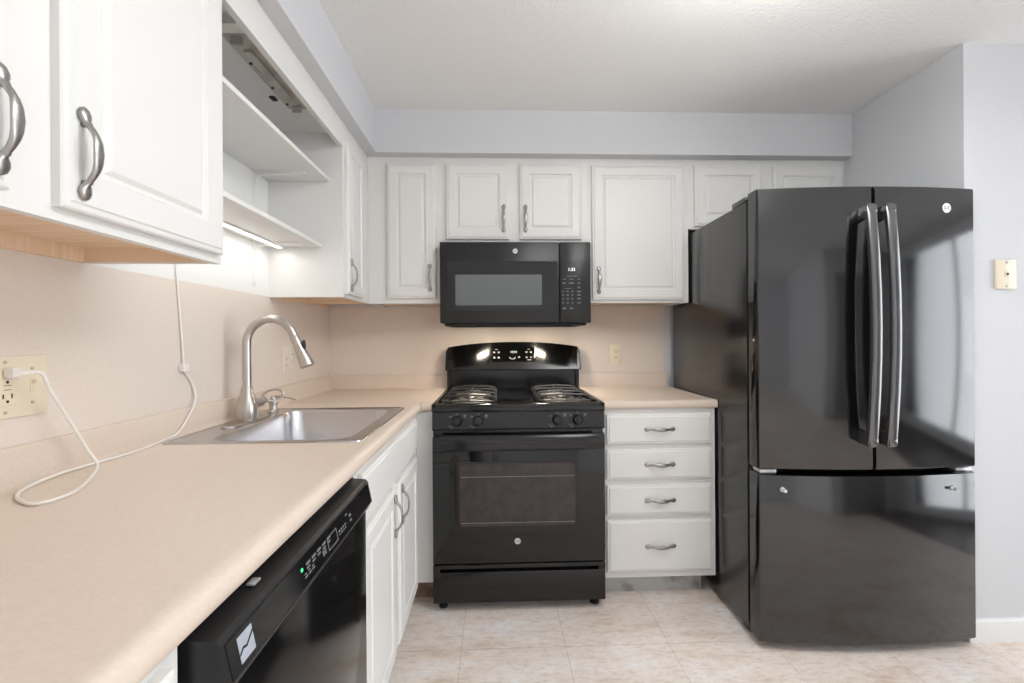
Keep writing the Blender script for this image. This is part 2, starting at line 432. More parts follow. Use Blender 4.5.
# open shelf bay
bay = thing('shelf_bay', 'white open shelf bay between the left wall cabinets over the sink', 'shelf unit', (.16, -1.16, 2.03))
mb = MB(); mb.box(.298, UD, -1.562, -.70, 2.028, ZS).box(0, .298, -1.562, -.70, 2.085, 2.10)
mb.build('body', M['white'], bay, smooth=False)
MB().box(0.0, .298, -1.41, -1.37, 2.06, 2.085).build('cross_rail', M['white_matt'], bay, smooth=False)
def shelf(z, depth, label):
    t = thing('wall_shelf', label, 'shelf', (.1, -1.16, z))
    MB().box(.0016, depth, -1.560, -.702, z, z+.016, .002).build('board', M['white_matt'], t)
    for y in (-.815, -1.48):
        mb = MB()
        mb.box(.0016, .0045, y-.011, y+.011, z-.175, z-.001, .001)
        mb.box(.0045, depth-.045, y-.011, y+.011, z-.0035, z-.0005, .001)
        mb.tube(smoothpath([(.006, y, z-.15), (.008, y, z-.06), (.02, y, z-.022), (.06, y, z-.012), (depth-.05, y, z-.005)], 5), .0030, n=8)
        mb.cyl((.0045, y, z-.165), (.007, y, z-.165), .004, n=10); mb.cyl((depth-.05, y, z-.006), (depth-.05, y, z-.003), .004, n=10)
        mb.build('bracket', M['white_matt'], t)
    return t
shelf(1.876, .262, 'upper white wall shelf on brackets in the open bay')
shelf(1.594, .232, 'lower white wall shelf above the sink with a light strip below it')
ls = thing('light_strip', 'slim lit white light strip fixed under the lower shelf', 'light strip', (.06, -1.1, 1.588))
MB().box(.058, .078, -1.49, -.715, 1.587, 1.5938).build('housing', M['white_matt'], ls)
MB().box(.062, .074, -1.485, -.735, 1.583, 1.587, .001).build('diffuser', M['strip'], ls)
# bare lamp holder under the top of the bay
fx = thing('lamp_fixture', 'bare fluorescent lamp fixture without tube under the top of the open bay', 'light fixture', (.2, -1.1, 2.085))
MB().box(.185, .268, -1.345, -.91, 2.0785, 2.0848, .002).build('base_plate', M['fixture'], fx, smooth=False)
MB().box(.212, .238, -1.27, -.98, 2.068, 2.0785, .003).build('ballast_cover', M['fixture'], fx)
for y in (-1.325, -.93):
    MB().box(.208, .242, y-.006, y+.006, 2.056, 2.0785, .003).build('tube_socket', M['fixture'], fx)
MB().box(.152, .172, -.995, -.965, 2.079, 2.0848, .002).build('rocker_switch', M['dark'], fx)
for y in (-1.30, -1.20, -1.06, -.95):
    MB().cyl((.198, y, 2.075), (.198, y, 2.0784), .005, n=10).build('screw', M['dark'], fx)

# corner cabinet, left part
cab = thing('wall_cabinet', 'tall narrow white wall cabinet in the left corner beside the open shelves', 'cabinet', (.16, -.5, ZB))
mb = MB(); mb.box(0, .298, -.70, -.684, ZB, ZS).box(0, .298, -.684, -.0035, ZB+.03, ZS).box(.298, UD, -.70, -.318, ZB, ZS)
mb.build('body', M['white'], cab, smooth=False)
mb = MB(); mb.box(.004, .297, -.683, -.004, ZB+.018, ZB+.0295).box(.004, .018, -.683, -.004, ZB+.001, ZB+.018).box(.004, .297, -.33, -.315, ZB+.001, ZB+.018)
mb.build('underside', M['birch'], cab, smooth=False, label='raw birch underside')
add_front(cab, 'door', UD, -.688, 1.398, .245, .66, '+x', handle=(.035, .085, True), fr=.045)
# back cabinets
def back_cab(x0, x1, zb, label, doors, under=True):
    t = thing('wall_cabinet', label, 'cabinet', ((x0+x1)/2, -.16, zb))
    mb = MB(); mb.box(x0, x1, -UD, -.298, zb, ZS).box(x0, x0+.016, -.298, 0, zb, ZS).box(x1-.016, x1, -.298, 0, zb, ZS).box(x0+.016, x1-.016, -.298, -.0, zb+.03, ZS)
    mb.build('body', M['white'], t, smooth=False)
    if under:
        MB().box(x0+.0165, x1-.0165, -.297, -.0035, zb+.012, zb+.0295).build('underside', M['birch'], t, smooth=False, label='raw birch underside')
    for (a, b, z0, z1, h) in doors:
        add_front(t, 'door', a, -UD, z0, b-a, z1-z0, '-y', handle=h, fr=.05)
    return t
back_cab(.3175, .6895, ZB, 'narrow white one-door wall cabinet left of the microwave', [(.415, .664, 1.408, 2.098, (.249-.03, .105, True))])
back_cab(.69, 1.4485, 1.692, 'short white two-door wall cabinet above the microwave', [(.717, 1.040, 1.711, 2.098, (.323-.028, .105, True)), (1.094, 1.416, 1.711, 2.098, (.03, .105, True))], under=False)
back_cab(1.449, 1.980, ZB, 'tall white one-door wall cabinet right of the microwave', [(1.470, 1.955, 1.398, 2.094, (.032, .10, True))])
back_cab(1.9805, 2.826, 1.768, 'short white two-door wall cabinet above the refrigerator', [(2.011, 2.371, 1.782, 2.098, None), (2.430, 2.808, 1.782, 2.098, None)], under=False)

# ------------------------------------------------------------------ worktops
CZ = .914
def nose(xe):   # rolled front edge profile, (outward, z) from back coved upstand to underside; outward measured from the wall
    pts = [(.0, .875), (.0, .992), (.004, .9945), (.012, .9945), (.0165, .990), (.0175, .93), (.020, .919), (.027, CZ)]
    pts += [(xe-.035, CZ), (xe-.026, CZ+.0012), (xe-.014, CZ+.001), (xe-.006, CZ-.003), (xe-.001, CZ-.010), (xe, CZ-.020), (xe-.001, CZ-.030), (xe-.006, CZ-.035), (xe-.02, CZ-.036)]
    return pts
wt = MB()
prof = nose(.632)
SY0, SY1, SX0, SX1 = -1.358, -.768, .052, .572     # cut-out for the sink
def run(p, y0, y1): wt.rings([[(x, y0, z) for x, z in p], [(x, y1, z) for x, z in p]])
y_near, yc = -3.1, -.0035
q = [(0, .875)] + prof[1:]
run([(0, .878)] + prof[1:], y_near, SY0); run([(0, .878)] + prof[1:], SY1, -.6)
back_part = [(0, .878)] + prof[1:8] + [(SX0, CZ), (SX0, .878)]
front_part = [(SX1, .878), (SX1, CZ)] + prof[8:]
run(back_part, SY0, SY1); run(front_part, SY0, SY1)
# corner and stub to the stove (back run)
wt.box(.0, .632, -.6, -.0, .878, CZ)
bp = nose(.632)
wt.rings([[(0, -.6, z) if 0 else (x, -.6, z) for x, z in [(0, .914)] + prof[1:7] + [(.027, .914)]], [(x, -.0, z) for x, z in [(0, .914)] + prof[1:7] + [(.027, .914)]]])
wt.rings([[(.0172, -y, z) for y, z in [(0, .914)] + prof[1:7] + [(.027, .914)]], [(.6825, -y, z) for y, z in [(0, .914)] + prof[1:7] + [(.027, .914)]]])
fp = [(0, .878), (0, CZ)] + bp[8:]
wt.rings([[(.6325, -y, z) for y, z in fp], [(.6825, -y, z) for y, z in fp]])
o = wt.build('worktop', M['counter'], angle=50)
tag(o, 'long beige laminate worktop on the left with rolled edge, turning the corner to the stove', 'countertop')
wt2 = MB(); p2 = [(.0, .878)] + bp[1:]
wt2.rings([[(1.4505, -y, z) for y, z in p2], [(1.978, -y, z) for y, z in p2]])
# the upstand stops at the end of the laminate: build worktop to 1.965 for the upstand and the rest flat
o = wt2.build('worktop', M['counter'], angle=50)
tag(o, 'short beige laminate worktop between the stove and the refrigerator', 'countertop')

# ------------------------------------------------------------------ base cabinets
KZ = .105
# corner base cabinet
cab = thing('base_cabinet', 'plain white corner base cabinet with filler panel left of the stove', 'cabinet', (.34, -.3, 0))
mb = MB(); mb.box(.004, .6820, -.61, -.01, KZ, .8775); mb.build('body', M['white'], cab, smooth=False)
MB().box(.02, .6820, -.54, -.02, 0, KZ-.0005).build('toe_kick', M['brown'], cab, smooth=False, label='bare brown wood toe kick')
# sink base
cab = thing('base_cabinet', 'white sink base cabinet with two doors under a false drawer front', 'cabinet', (.3, -1.07, 0))
mb = MB(); mb.box(.02, .588, -1.522, -1.506, KZ, .8775).box(.02, .588, -.63, -.6105, KZ, .8775).box(.02, .588, -1.506, -.63, KZ, KZ+.016).box(.588, .610, -1.522, -.6105, KZ, .20).box(.588, .61, -1.522, -.6105, .66, .8775)
mb.box(.588, .61, -1.522, -1.48, .20, .66).box(.588, .61, -.71, -.6105, .20, .66).box(.588, .61, -1.13, -1.08, .20, .66)
mb.build('body', M['white'], cab, smooth=False)
MB().box(.02, .54, -1.522, -.6105, 0, KZ-.0005).build('toe_kick', M['grime'], cab, smooth=False)
add_front(cab, 'false_drawer_front', .61, -1.49, .722, .785, .135, '+x', raised=False)
add_front(cab, 'door', .61, -1.492, .137, .362, .565, '+x', handle=(.362-.025, .565-.085, True))
add_front(cab, 'door', .61, -1.072, .137, .362, .565, '+x', handle=(.03, .565-.085, True))
# near base cabinet
cab = thing('base_cabinet', 'white base cabinet at the bottom edge, on the near side of the dishwasher', 'cabinet', (.3, -2.6, 0))
MB().box(.02, .61, -3.1, -2.145, KZ, .8775).build('body', M['white'], cab, smooth=False)
MB().box(.02, .54, -3.1, -2.145, 0, KZ-.0005).build('toe_kick', M['grime'], cab, smooth=False)
add_front(cab, 'drawer', .61, -2.60, .722, .43, .135, '+x', raised=False, handle=(.215, .067, False))
add_front(cab, 'door', .61, -2.60, .137, .43, .565, '+x', handle=(.4, .48, True))
add_front(cab, 'drawer', .61, -3.08, .722, .43, .135, '+x', raised=False, handle=(.215, .067, False))
add_front(cab, 'door', .61, -3.08, .137, .43, .565, '+x', handle=(.03, .48, True))
# drawer base
cab = thing('base_cabinet', 'white base cabinet with four drawers right of the stove', 'cabinet', (1.7, -.3, 0))
MB().box(1.452, 1.972, -.61, -.01, KZ, .8775).build('body', M['white'], cab, smooth=False)
MB().box(1.452, 1.938, -.535, -.02, 0, KZ-.0005).build('toe_kick', M['grime'], cab, smooth=False, label='scuffed grey toe kick')
for z0, z1 in ((.718, .853), (.557, .694), (.394, .532), (.137, .373)):
    add_front(cab, 'drawer', 1.467, -.61, z0, .483, z1-z0, '-y', raised=False, handle=(.2415, (z1-z0)/2 + (0 if z1-z0 < .2 else .0), False))

# ------------------------------------------------------------------ dishwasher
dw = thing('dishwasher', 'black built-in dishwasher under the left worktop, control panel sticking out', 'dishwasher', (.33, -1.83, 0))
y0, y1 = -2.132, -1.532
MB().box(.05, .60, y0, y1, .10, .862).build('body', M['dark'], dw, smooth=False)
MB().box(.05, .57, y0+.01, y1-.01, 0.0, .0995).build('toe_panel', M['dark'], dw, smooth=False)
MB().box(.6005, .645, y0+.002, y1-.002, .11, .783, .004).build('door', M['black'], dw)
pf = [(.6005, .785), (.648, .785), (.659, .804), (.649, .852), (.643, .858), (.6005, .862)]
n = 18; R = []
for i in range(n+1):
    u = i/n; y = y0 + (y1-y0)*u
    R.append([(x, y, z) for x, z in pf])
MB().rings(R).build('control_panel', M['charcoal'], dw, smooth=False)
# glossy fascia insert lying on the sloping front of the panel (from (.672,.806) to (.652,.855))
fa, fb = V((.659, 0, .804)), V((.649, 0, .852)); fd = (fb-fa).normalized(); fn = V((fd.z, 0, -fd.x))
def on_panel(u, v, out=.0006): # u along y from near end 0..1, v up the slope 0..1
    p = fa + (fb-fa)*v + fn*out; return V((p.x, y0 + (y1-y0)*u, p.z))
def plate(u0, u1, v0, v1, out0=.0, out1=.001, mb=None):
    if .4 < u0 and u1 < .98: u0, u1 = .34 + (u0-.505)*.95, .34 + (u1-.505)*.95
    mb = mb or MB()
    mb.rings([[on_panel(u0, v0, out0), on_panel(u1, v0, out0), on_panel(u1, v1, out0), on_panel(u0, v1, out0)],
              [on_panel(u0, v0, out1), on_panel(u1, v0, out1), on_panel(u1, v1, out1), on_panel(u0, v1, out1)]])
    return mb
plate(.012, .985, .06, .94).build('fascia', M['black'], dw, smooth=False)
mb = MB()
us = [(.60, .63), (.64, .67), (.68, .71), (.72, .75), (.76, .79)]
for k, (a, b) in enumerate(us):
    plate(a-.06, b-.062, .60, .68, .001, .0014, mb); plate(a-.06, b-.068, .48, .54, .001, .0014, mb)
for a in (.52, .545, .57): plate(a, a+.018, .28, .33, .001, .0014, mb); plate(a, a+.014, .38, .42, .001, .0014, mb)
for a in (.655, .67): plate(a, a+.010, .25, .45, .001, .0014, mb)
for a in (.80, .82, .84, .86): plate(a, a+.014, .40, .47, .001, .0014, mb); plate(a, a+.012, .28, .33, .001, .0014, mb)
for a in (.915,): plate(a, a+.02, .5, .6, .001, .0014, mb); plate(a, a+.02, .3, .38, .001, .0014, mb)
plate(.88, .90, .70, .76, .001, .0014, mb)
mb.build('panel_marking', M['print_dim'], dw, smooth=False, split=True)
mb = MB()
for a, b, c, d in ((.70, .785, .20, .23), (.70, .785, .66, .69), (.70, .704, .2, .69), (.781, .785, .2, .69)): plate(a, b, c, d, .001, .0015, mb)
mb.build('display_frame', M['print_dim'], dw, smooth=False)
mb = MB(); plate(.505, .515, .58, .68, .001, .002, mb); mb.build('indicator_lamp', M['led_green'], dw, smooth=False)
# pale badge with dark swoosh
plate(.045, .098, .18, .82, .001, .0016).build('badge', M['grey_label'], dw, smooth=False, label='pale square badge with dark swoosh')
mb = MB(); sw = [(.045, .40), (.058, .50), (.071, .46), (.084, .56), (.098, .66)]
for (a, va), (b, vb) in zip(sw, sw[1:]):
    mb.rings([[on_panel(a, va-.03, .0016), on_panel(b, vb-.03, .0016), on_panel(b, vb+.03, .0016), on_panel(a, va+.03, .0016)],
              [on_panel(a, va-.03, .002), on_panel(b, vb-.03, .002), on_panel(b, vb+.03, .002), on_panel(a, va+.03, .002)]])
mb.build('badge_swoosh', M['black'], dw, smooth=False)
mb = MB(); mb.box(.618, .630, -2.022, -2.004, .8625, .866, .001); mb.build('mounting_clip', M['silver'], dw, label='small metal clip')

# ------------------------------------------------------------------ sink
sk = thing('sink', 'stainless steel single-bowl drop-in sink in the left worktop', 'sink', (.31, -1.06, CZ))
def rrect(x0, x1, y0, y1, r, z, n=6):
    out = []
    for cx, cy, a0 in ((x1-r, y1-r, 0), (x0+r, y1-r, PI/2), (x0+r, y0+r, PI), (x1-r, y0+r, 1.5*PI)):
        for i in range(n+1):
            a = a0 + PI/2*i/n; out.append((cx+r*math.cos(a), cy+r*math.sin(a), z))
    return out
rx0, rx1, ry0, ry1 = .032, .588, -1.376, -.752
bx0, bx1, by0, by1 = .138, .537, -1.335, -.795
z = CZ
mb = MB()
mb.rings([rrect(rx0, rx1, ry0, ry1, .02, z+.0005), rrect(rx0+.002, rx1-.002, ry0+.002, ry1-.002, .02, z+.004), rrect(rx0+.009, rx1-.009, ry0+.009, ry1-.009, .018, z+.0055),
          rrect(rx0+.016, rx1-.016, ry0+.016, ry1-.016, .022, z+.002),
          rrect(bx0-.010, bx1+.010, by0-.010, by1+.010, .06, z+.002), rrect(bx0-.003, bx1+.003, by0-.003, by1+.003, .062, z+.0005), rrect(bx0, bx1, by0, by1, .062, z-.006),
          rrect(bx0+.008, bx1-.008, by0+.008, by1-.008, .06, z-.13), rrect(bx0+.018, bx1-.018, by0+.018, by1-.018, .055, z-.155), rrect(bx0+.045, bx1-.045, by0+.045, by1-.045, .04, z-.168),
          rrect(.30, .38, -1.10, -1.02, .035, z-.174)], cap=False)
b2 = mb.bm
b2.faces.ensure_lookup_table()
cap = b2.verts[-28:] if False else None
o = mb.build('bowl', M['steel'], sk)
MB().lathe([(.045, -.004), (.044, 0), (.034, -.001), (.030, -.012), (.002, -.013)], (.34, -1.06, z-.172), 28).build('drain', M['nickel'], sk)

# ------------------------------------------------------------------ faucet
fc = thing('faucet', 'brushed nickel gooseneck pull-down faucet behind the sink bowl', 'faucet', (.085, -1.03, CZ))
fx_, fy = .088, -1.03
mb = MB(); s = []
for i in range(28):
    a = 2*PI*i/28; s.append((.038*math.cos(a)*(1), .135*math.copysign(abs(math.sin(a))**.8, math.sin(a))))
mb.rings([[(fx_+x, fy+y, CZ+.003) for x, y in s], [(fx_+x, fy+y, CZ+.006) for x, y in s], [(fx_+x*.93, fy+y*.98, CZ+.0085) for x, y in s]])
mb.build('deck_plate', M['nickel'], fc)
MB().lathe([(.033, .009), (.0345, .02), (.0348, .042), (.0325, .062), (.027, .082), (.0205, .102), (.0175, .118), (.0162, .125)], (fx_, fy, CZ), 32).build('body', M['nickel'], fc)
ang = math.radians(2)  # spout points mostly over the bowl
dx, dy = math.cos(ang), math.sin(ang)
path = [(0, .118), (0, .20), (.0, .275)]
Rr = .083
for k in range(1, 15):
    a = PI - (PI*0.90)*k/14
    path.append((Rr + Rr*math.cos(a), .275 + Rr*1.05*math.sin(a)))
pts = [(fx_+u*dx, fy+u*dy, CZ+v) for u, v in path]
mb = MB(); mb.tube(smoothpath(pts, 3), .0142, n=16); mb.build('spout', M['nickel'], fc)
e = V(pts[-1]); d = (V(pts[-1]) - V(pts[-2])).normalized(); d = (d + V((.02, 0, 0))).normalized()
q = d.to_track_quat('Z', 'Y').to_matrix().to_4x4()
MB().lathe([(.0146, .0), (.0155, .003), (.0165, .03), (.0190, .060), (.0235, .100), (.0250, .116), (.022, .119), (.019, .114), (.001, .113)], e, 28, q).build('spray_head', M['nickel'], fc)
bpnt = e + d*.042
mb = MB(); mb.sphere(bpnt + V((.0165*dx+.002, -.004, .004)), .014, (.5, .6, 1.5)); mb.build('spray_button', M['dark'], fc)
# lever: stub from the body and a loop
mb = MB(); mb.cyl((fx_+.012, fy+.006, CZ+.060), (fx_+.030, fy+.045, CZ+.066), .0175, .015); mb.cyl((fx_+.030, fy+.045, CZ+.066), (fx_+.036, fy+.060, CZ+.068), .0105, .0085)
lp = []
for k in range(33):
    a = 2*PI*k/32
    lp.append((.139 - .033*math.cos(a), -.950 - .010*math.cos(a), .9965 - .004*math.cos(a) + .0205*math.sin(a)))
mb.tube(lp, .0042, n=8); mb.tube([(fx_+.034, fy+.056, CZ+.068), (.108, -.958, CZ+.077)], .006, n=10)
mb.build('lever_handle', M['nickel'], fc)
# soap dispenser
sd = thing('soap_dispenser', 'small nickel soap dispenser on the sink rim beside the faucet', 'soap dispenser', (.085, -.835, CZ))
mb = MB(); mb.lathe([(.0215, .0025), (.0215, .006), (.016, .010), (.0145, .014), (.0145, .034), (.0165, .036), (.0165, .046), (.012, .049), (.011, .060), (.007, .064)], (.085, -.835, CZ), 24); mb.build('body', M['nickel'], sd)
mb = MB(); mb.tube(smoothpath([(.078, -.835, CZ+.060), (.105, -.835, CZ+.064), (.145, -.835, CZ+.060), (.172, -.835, CZ+.050)], 5), [(.006 - .0002*i if i < 15 else .003) for i in range(16)], n=10); mb.build('nozzle', M['nickel'], sd)

# ------------------------------------------------------------------ range
rg = thing('gas_range', 'black freestanding gas range with four burners between the base cabinets', 'stove', (1.066, -.33, 0))
X0, X1 = .6865, 1.4465; XC = 1.0665
MB().box(X0, X1, -.640, -.02, .045, .880, .003).build('body', M['enamel'], rg)
# cooktop with raised rim and two recesses
mb = MB()
mb.box(X0-.003, X1+.003, -.668, -.075, .8805, .900, .003)
for a in ((X0-.003, X0+.018, -.668, -.075), (X1-.018, X1+.003, -.668, -.075)): mb.box(a[0], a[1], a[2], a[3], .898, .914, .004)
mb.box(X0-.003, X1+.003, -.668, -.632, .895, .914, .006)
mb.build('cooktop', M['enamel'], rg)
mb = MB(); mb.box(.985, 1.148, -.600, -.120, .9005, .904, .002); mb.build('centre_panel', M['enamel'], rg)
# grates and burners
def rod(mb, pts, r=.0046): mb.tube(pts, r, n=8)
gi = 0
for gx0, gx1 in ((.722, .968), (1.165, 1.411)):
    cx = (gx0+gx1)/2
    for by in (-.49, -.23):
        b_ = MB(); b_.lathe([(.095, .9005), (.093, .9045), (.07, .903), (.058, .908), (.055, .916), (.045, .918)], (cx, by, 0), 32)
        b_.build('burner_bowl', M['alu'], rg, label='bright metal burner bowl')
        b_ = MB(); b_.lathe([(.036, .9185), (.037, .924), (.030, .928), (.002, .929)], (cx, by, 0), 28); b_.build('burner_cap', M['iron'], rg)
    mb = MB(); gz = .937; gy0, gy1 = -.612, -.108
    def rr(z, inset=0): return [V(p) for p in rrect(gx0+inset, gx1-inset, gy0+inset, gy1-inset, .03, z, 4)]
    loop = rr(.918) ; rod(mb, loop + loop[:1], .0045)
    # cross bars, bowed
    for by in (-.555, -.425, -.300, -.165):
        w_ = .0
        fing = [(gx0, by, .918), (gx0+.012, by, gz-.004), (gx0+.04, by, gz)]
        if by in (-.49, -.23):
            rod(mb, fing + [(cx-.035, by, gz+.002)]); rod(mb, [(2*cx-p[0], p[1], p[2]) for p in fing] + [(cx+.035, by, gz+.002)])
        else:
            rod(mb, fing + [(cx, by, gz+.004)] + [(2*cx-p[0], p[1], p[2]) for p in reversed(fing)])
    rod(mb, [(cx, gy0, .918), (cx, gy0+.012, gz), (cx, -.53, gz+.004)]); rod(mb, [(cx, -.45, gz+.003), (cx, -.36, gz+.006), (cx, -.27, gz+.003)]); rod(mb, [(cx, -.19, gz+.003), (cx, gy1-.012, gz), (cx, gy1, .918)])
    for lx in (gx0+.01, gx1-.01):
        for ly in (gy0+.01, -.36, gy1-.01): mb.cyl((lx, ly, .9008), (lx, ly, .92), .004, n=8)
    mb.build('burner_grate', M['iron'], rg)
# front control panel with knobs
mb = MB(); mb.prism([(-.640, .800), (-.668, .800), (-.672, .806), (-.664, .878), (-.640, .880)], X0, X1, 'x'); mb.build('front_panel', M['charcoal'], rg, smooth=False)
fnrm = V((0, -1, .11)).normalized()
for kx in (.795, .889, 1.236, 1.326):
    c0 = V((kx, -.669, .841)); q = fnrm.to_track_quat('Z', 'Y').to_matrix().to_4x4()
    mb = MB(); mb.lathe([(.0225, .0), (.0225, .004), (.0195, .008), (.0185, .020), (.016, .023), (.001, .023)], c0, 28, q)
    b = bmesh.new(); bmesh.ops.create_cube(b, size=1); bmesh.ops.transform(b, matrix=Matrix.Translation(c0) @ q @ Matrix.Translation((0, 0, .021)) @ Matrix.Rotation(0, 4, 'Z') @ Matrix.Diagonal((.009, .036, .016, 1)), verts=b.verts)
    bmesh.ops.bevel(b, geom=b.edges[:], offset=.002, segments=2, affect='EDGES'); mb.add(b)
    k = mb.build('knob', M['charcoal'], rg)
    mb = MB()
    mb.box(kx-.005, kx+.005, -.6705, -.6675, .868, .8715)
    mb.box(kx-.034, kx-.024, -.6705, -.6685, .856, .861); mb.box(kx-.038, kx-.028, -.6725, -.6695, .817, .820); mb.box(kx-.030, kx-.018, -.6735, -.670, .810, .8135)
    for a in ((kx+.028, kx+.040, .860, .868), (kx+.028, kx+.040, .855, .858)): mb.box(a[0], a[1], -.6695, -.6675, a[2], a[3])
    mb.build('knob_marking', M['print_dim'], rg, smooth=False, split=True)
# oven door
mb = MB(); mb.box(X0+.002, X1-.002, -.686, -.645, .222, .775, .005); mb.build('oven_door', M['glass'], rg)
def rr_xz(x0, x1, z0, z1, r, y): return [(p[0], y, p[1]) for p in rrect(x0, x1, z0, z1, r, 0)]
mb = MB(); mb.rings([rr_xz(.795, 1.322, .352, .665, .02, -.686), rr_xz(.795, 1.322, .352, .665, .02, -.6875)]); mb.build('window_border', M['enamel'], rg)
mb = MB(); mb.rings([rr_xz(.806, 1.312, .385, .655, .012, -.6876), rr_xz(.806, 1.312, .385, .655, .012, -.6885)]); mb.build('oven_window', M['oven_window'], rg)
mb = MB()
for zz in (.598,): mb.box(.812, 1.306, -.6890, -.6884, zz, zz+.0025)
for zz in (.398,): mb.box(.812, 1.306, -.6890, -.6884, zz, zz+.002)
mb.build('oven_rack_wire', M['print_dim'], rg, smooth=False, split=True)
def badge(parent, c, r, m_face=None):
    mb = MB(); mb.cyl((c[0], c[1], c[2]), (c[0], c[1]-.0016, c[2]), r, r*.95, 32); bd = mb.build('badge', M['silver'], parent, label='round silver monogram badge')
    mb = MB()
    lp = [(c[0]+r*.72*math.cos(2*PI*k/24), c[1]-.0018, c[2]+r*.72*math.sin(2*PI*k/24)) for k in range(25)]
    mb.tube(lp, r*.035, n=6)
    t = text_mb('GE', r*.95, .0006); mb.add(t.bm, face_m((c[0], c[1]-.0021, c[2]), '-y'))
    mb.build('badge_monogram', M['charcoal'], bd)
    return bd
badge(rg, (1.057, -.6865, .316), .0135)
# oven handle: broad bowed bar
mb = MB(); R = []
hp = [(-.012, -.032), (.010, -.034), (.017, -.026), (.018, .0), (.015, .024), (.006, .033), (-.006, .033), (-.012, .026)]
for i in range(25):
    u = -1 + 2*i/24; x = XC + u*.3665; yb_ = -.712 - .016*(1-u**4)
    R.append([(x, yb_ - a, .757 + b) for a, b in hp])
mb.rings(R)
for s_ in (-1, 1): mb.box(XC+s_*.345-.02, XC+s_*.345+.02, -.712, -.6855, .730, .774, .003)
mb.build('oven_handle', M['enamel'], rg)
# storage drawer
mb = MB(); mb.box(X0+.001, X1-.001, -.676, -.6405, .045, .180, .004)
mb.box(X0+.001, X1-.001, -.681, -.6405, .1965, .215, .004); mb.box(X0+.001, X0+.032, -.676, -.6405, .178, .198, .002); mb.box(X1-.032, X1-.001, -.676, -.6405, .178, .198, .002)
mb.build('storage_drawer', M['enamel'], rg)
for x in (.725, 1.408):
    for y in (-.615, -.08):
        MB().lathe([(.020, 0), (.020, .012), (.012, .018), (.012, .045)], (x, y, 0), 20).build('foot', M['dark'], rg)
# backguard
mb = MB(); mb.box(X0+.002, X0+.022, -.075, -.02, .88, 1.03, .003); mb.box(X1-.022, X1-.002, -.075, -.02, .88, 1.03, .003); mb.box(X0+.02, X1-.02, -.058, -.02, .88, 1.03)
mb.build('rear_upright', M['enamel'], rg, smooth=False, split=True)
def top_z(u): return 1.150 + .030*(1-abs(u)**2.2) if abs(u) < .965 else 1.150 + .030*(1-abs(u)**2.2) - (.022*((abs(u)-.965)/.035)**2)
mb = MB(); nU = 48; hw = .383
Rf = []
for i in range(nU+1):
    u = -1 + 2*i/nU; 
    u2 = math.copysign(1-(1-abs(u))**1.4, u)
    x = XC + u2*hw; zt = top_z(u2); zb = 1.022
    Rf.append([(x, -.020, zb), (x, -.112, zb), (x, -.115, zb+.004), (x, -.068-(1.155-zt)*.3, zt-.006), (x, -.060, zt), (x, -.022, zt-.001), (x, -.020, zt-.006)])
mb.rings(Rf).build('backguard', M['black'], rg, angle=35)
# overlays on the sloping face
ga, gb = V((0, -.115, 1.026)), V((0, -.0665, 1.155)); gd = (gb-ga).normalized(); gn = V((0, -gd.z, gd.y)).normalized()
if gn.y > 0: gn = -gn
def on_guard(x, z, out): k = (z-ga.z)/(gb.z-ga.z); p = ga + (gb-ga)*k + gn*out; return V((x, p.y, p.z))
def gplate(mb, x0, x1, z0, z1, o0=.0, o1=.0008):
    mb.rings([[on_guard(x0, z0, o0), on_guard(x1, z0, o0), on_guard(x1, z1, o0), on_guard(x0, z1, o0)], [on_guard(x0, z0, o1), on_guard(x1, z0, o1), on_guard(x1, z1, o1), on_guard(x0, z1, o1)]]); return mb
gplate(MB(), .945, 1.190, 1.068, 1.148).build('clock_panel', M['glass'], rg, smooth=False)
mb = MB(); 
tb = text_mb('10:33', .017, .0006)
q = Matrix.Translation(on_guard(1.068, 1.122, .0012)) @ gn.to_track_quat('Z', 'Y').to_matrix().to_4x4()
ups = q @ V((0, 1, 0, 0)); mb.add(tb.bm, q); 
mb.build('clock_digits', M['led'], rg, smooth=False)
mb = MB()
for bx in (.958, .984, 1.142, 1.167):
    for bz in (1.121, 1.092): gplate(mb, bx-.0055, bx+.0055, bz-.004, bz+.004, .0008, .0016)
gplate(mb, .963, .979, 1.136, 1.139, .0008, .0014); gplate(mb, 1.148, 1.162, 1.136, 1.139, .0008, .0014); gplate(mb, 1.10-.006, 1.10+.004, 1.090, 1.097, .0008, .0014)
gplate(mb, 1.146, 1.168, 1.076, 1.080, .0008, .0012)
mb.build('touch_button', M['print'], rg, smooth=False, split=True)
mb = MB()
for k in range(10):
    a0, a1 = PI + PI*k/10, PI + PI*(k+1)/10
    P = lambda a, r: (1.0615 + r*1.4*math.cos(a), 1.094 + r*math.sin(a))
    q4 = [P(a0, .009), P(a1, .009), P(a1, .013), P(a0, .013)]
    mb.rings([[on_guard(x, z_, .0008) for x, z_ in q4], [on_guard(x, z_, .0014) for x, z_ in q4]])
mb.build('arc_button', M['print'], rg, smooth=False)

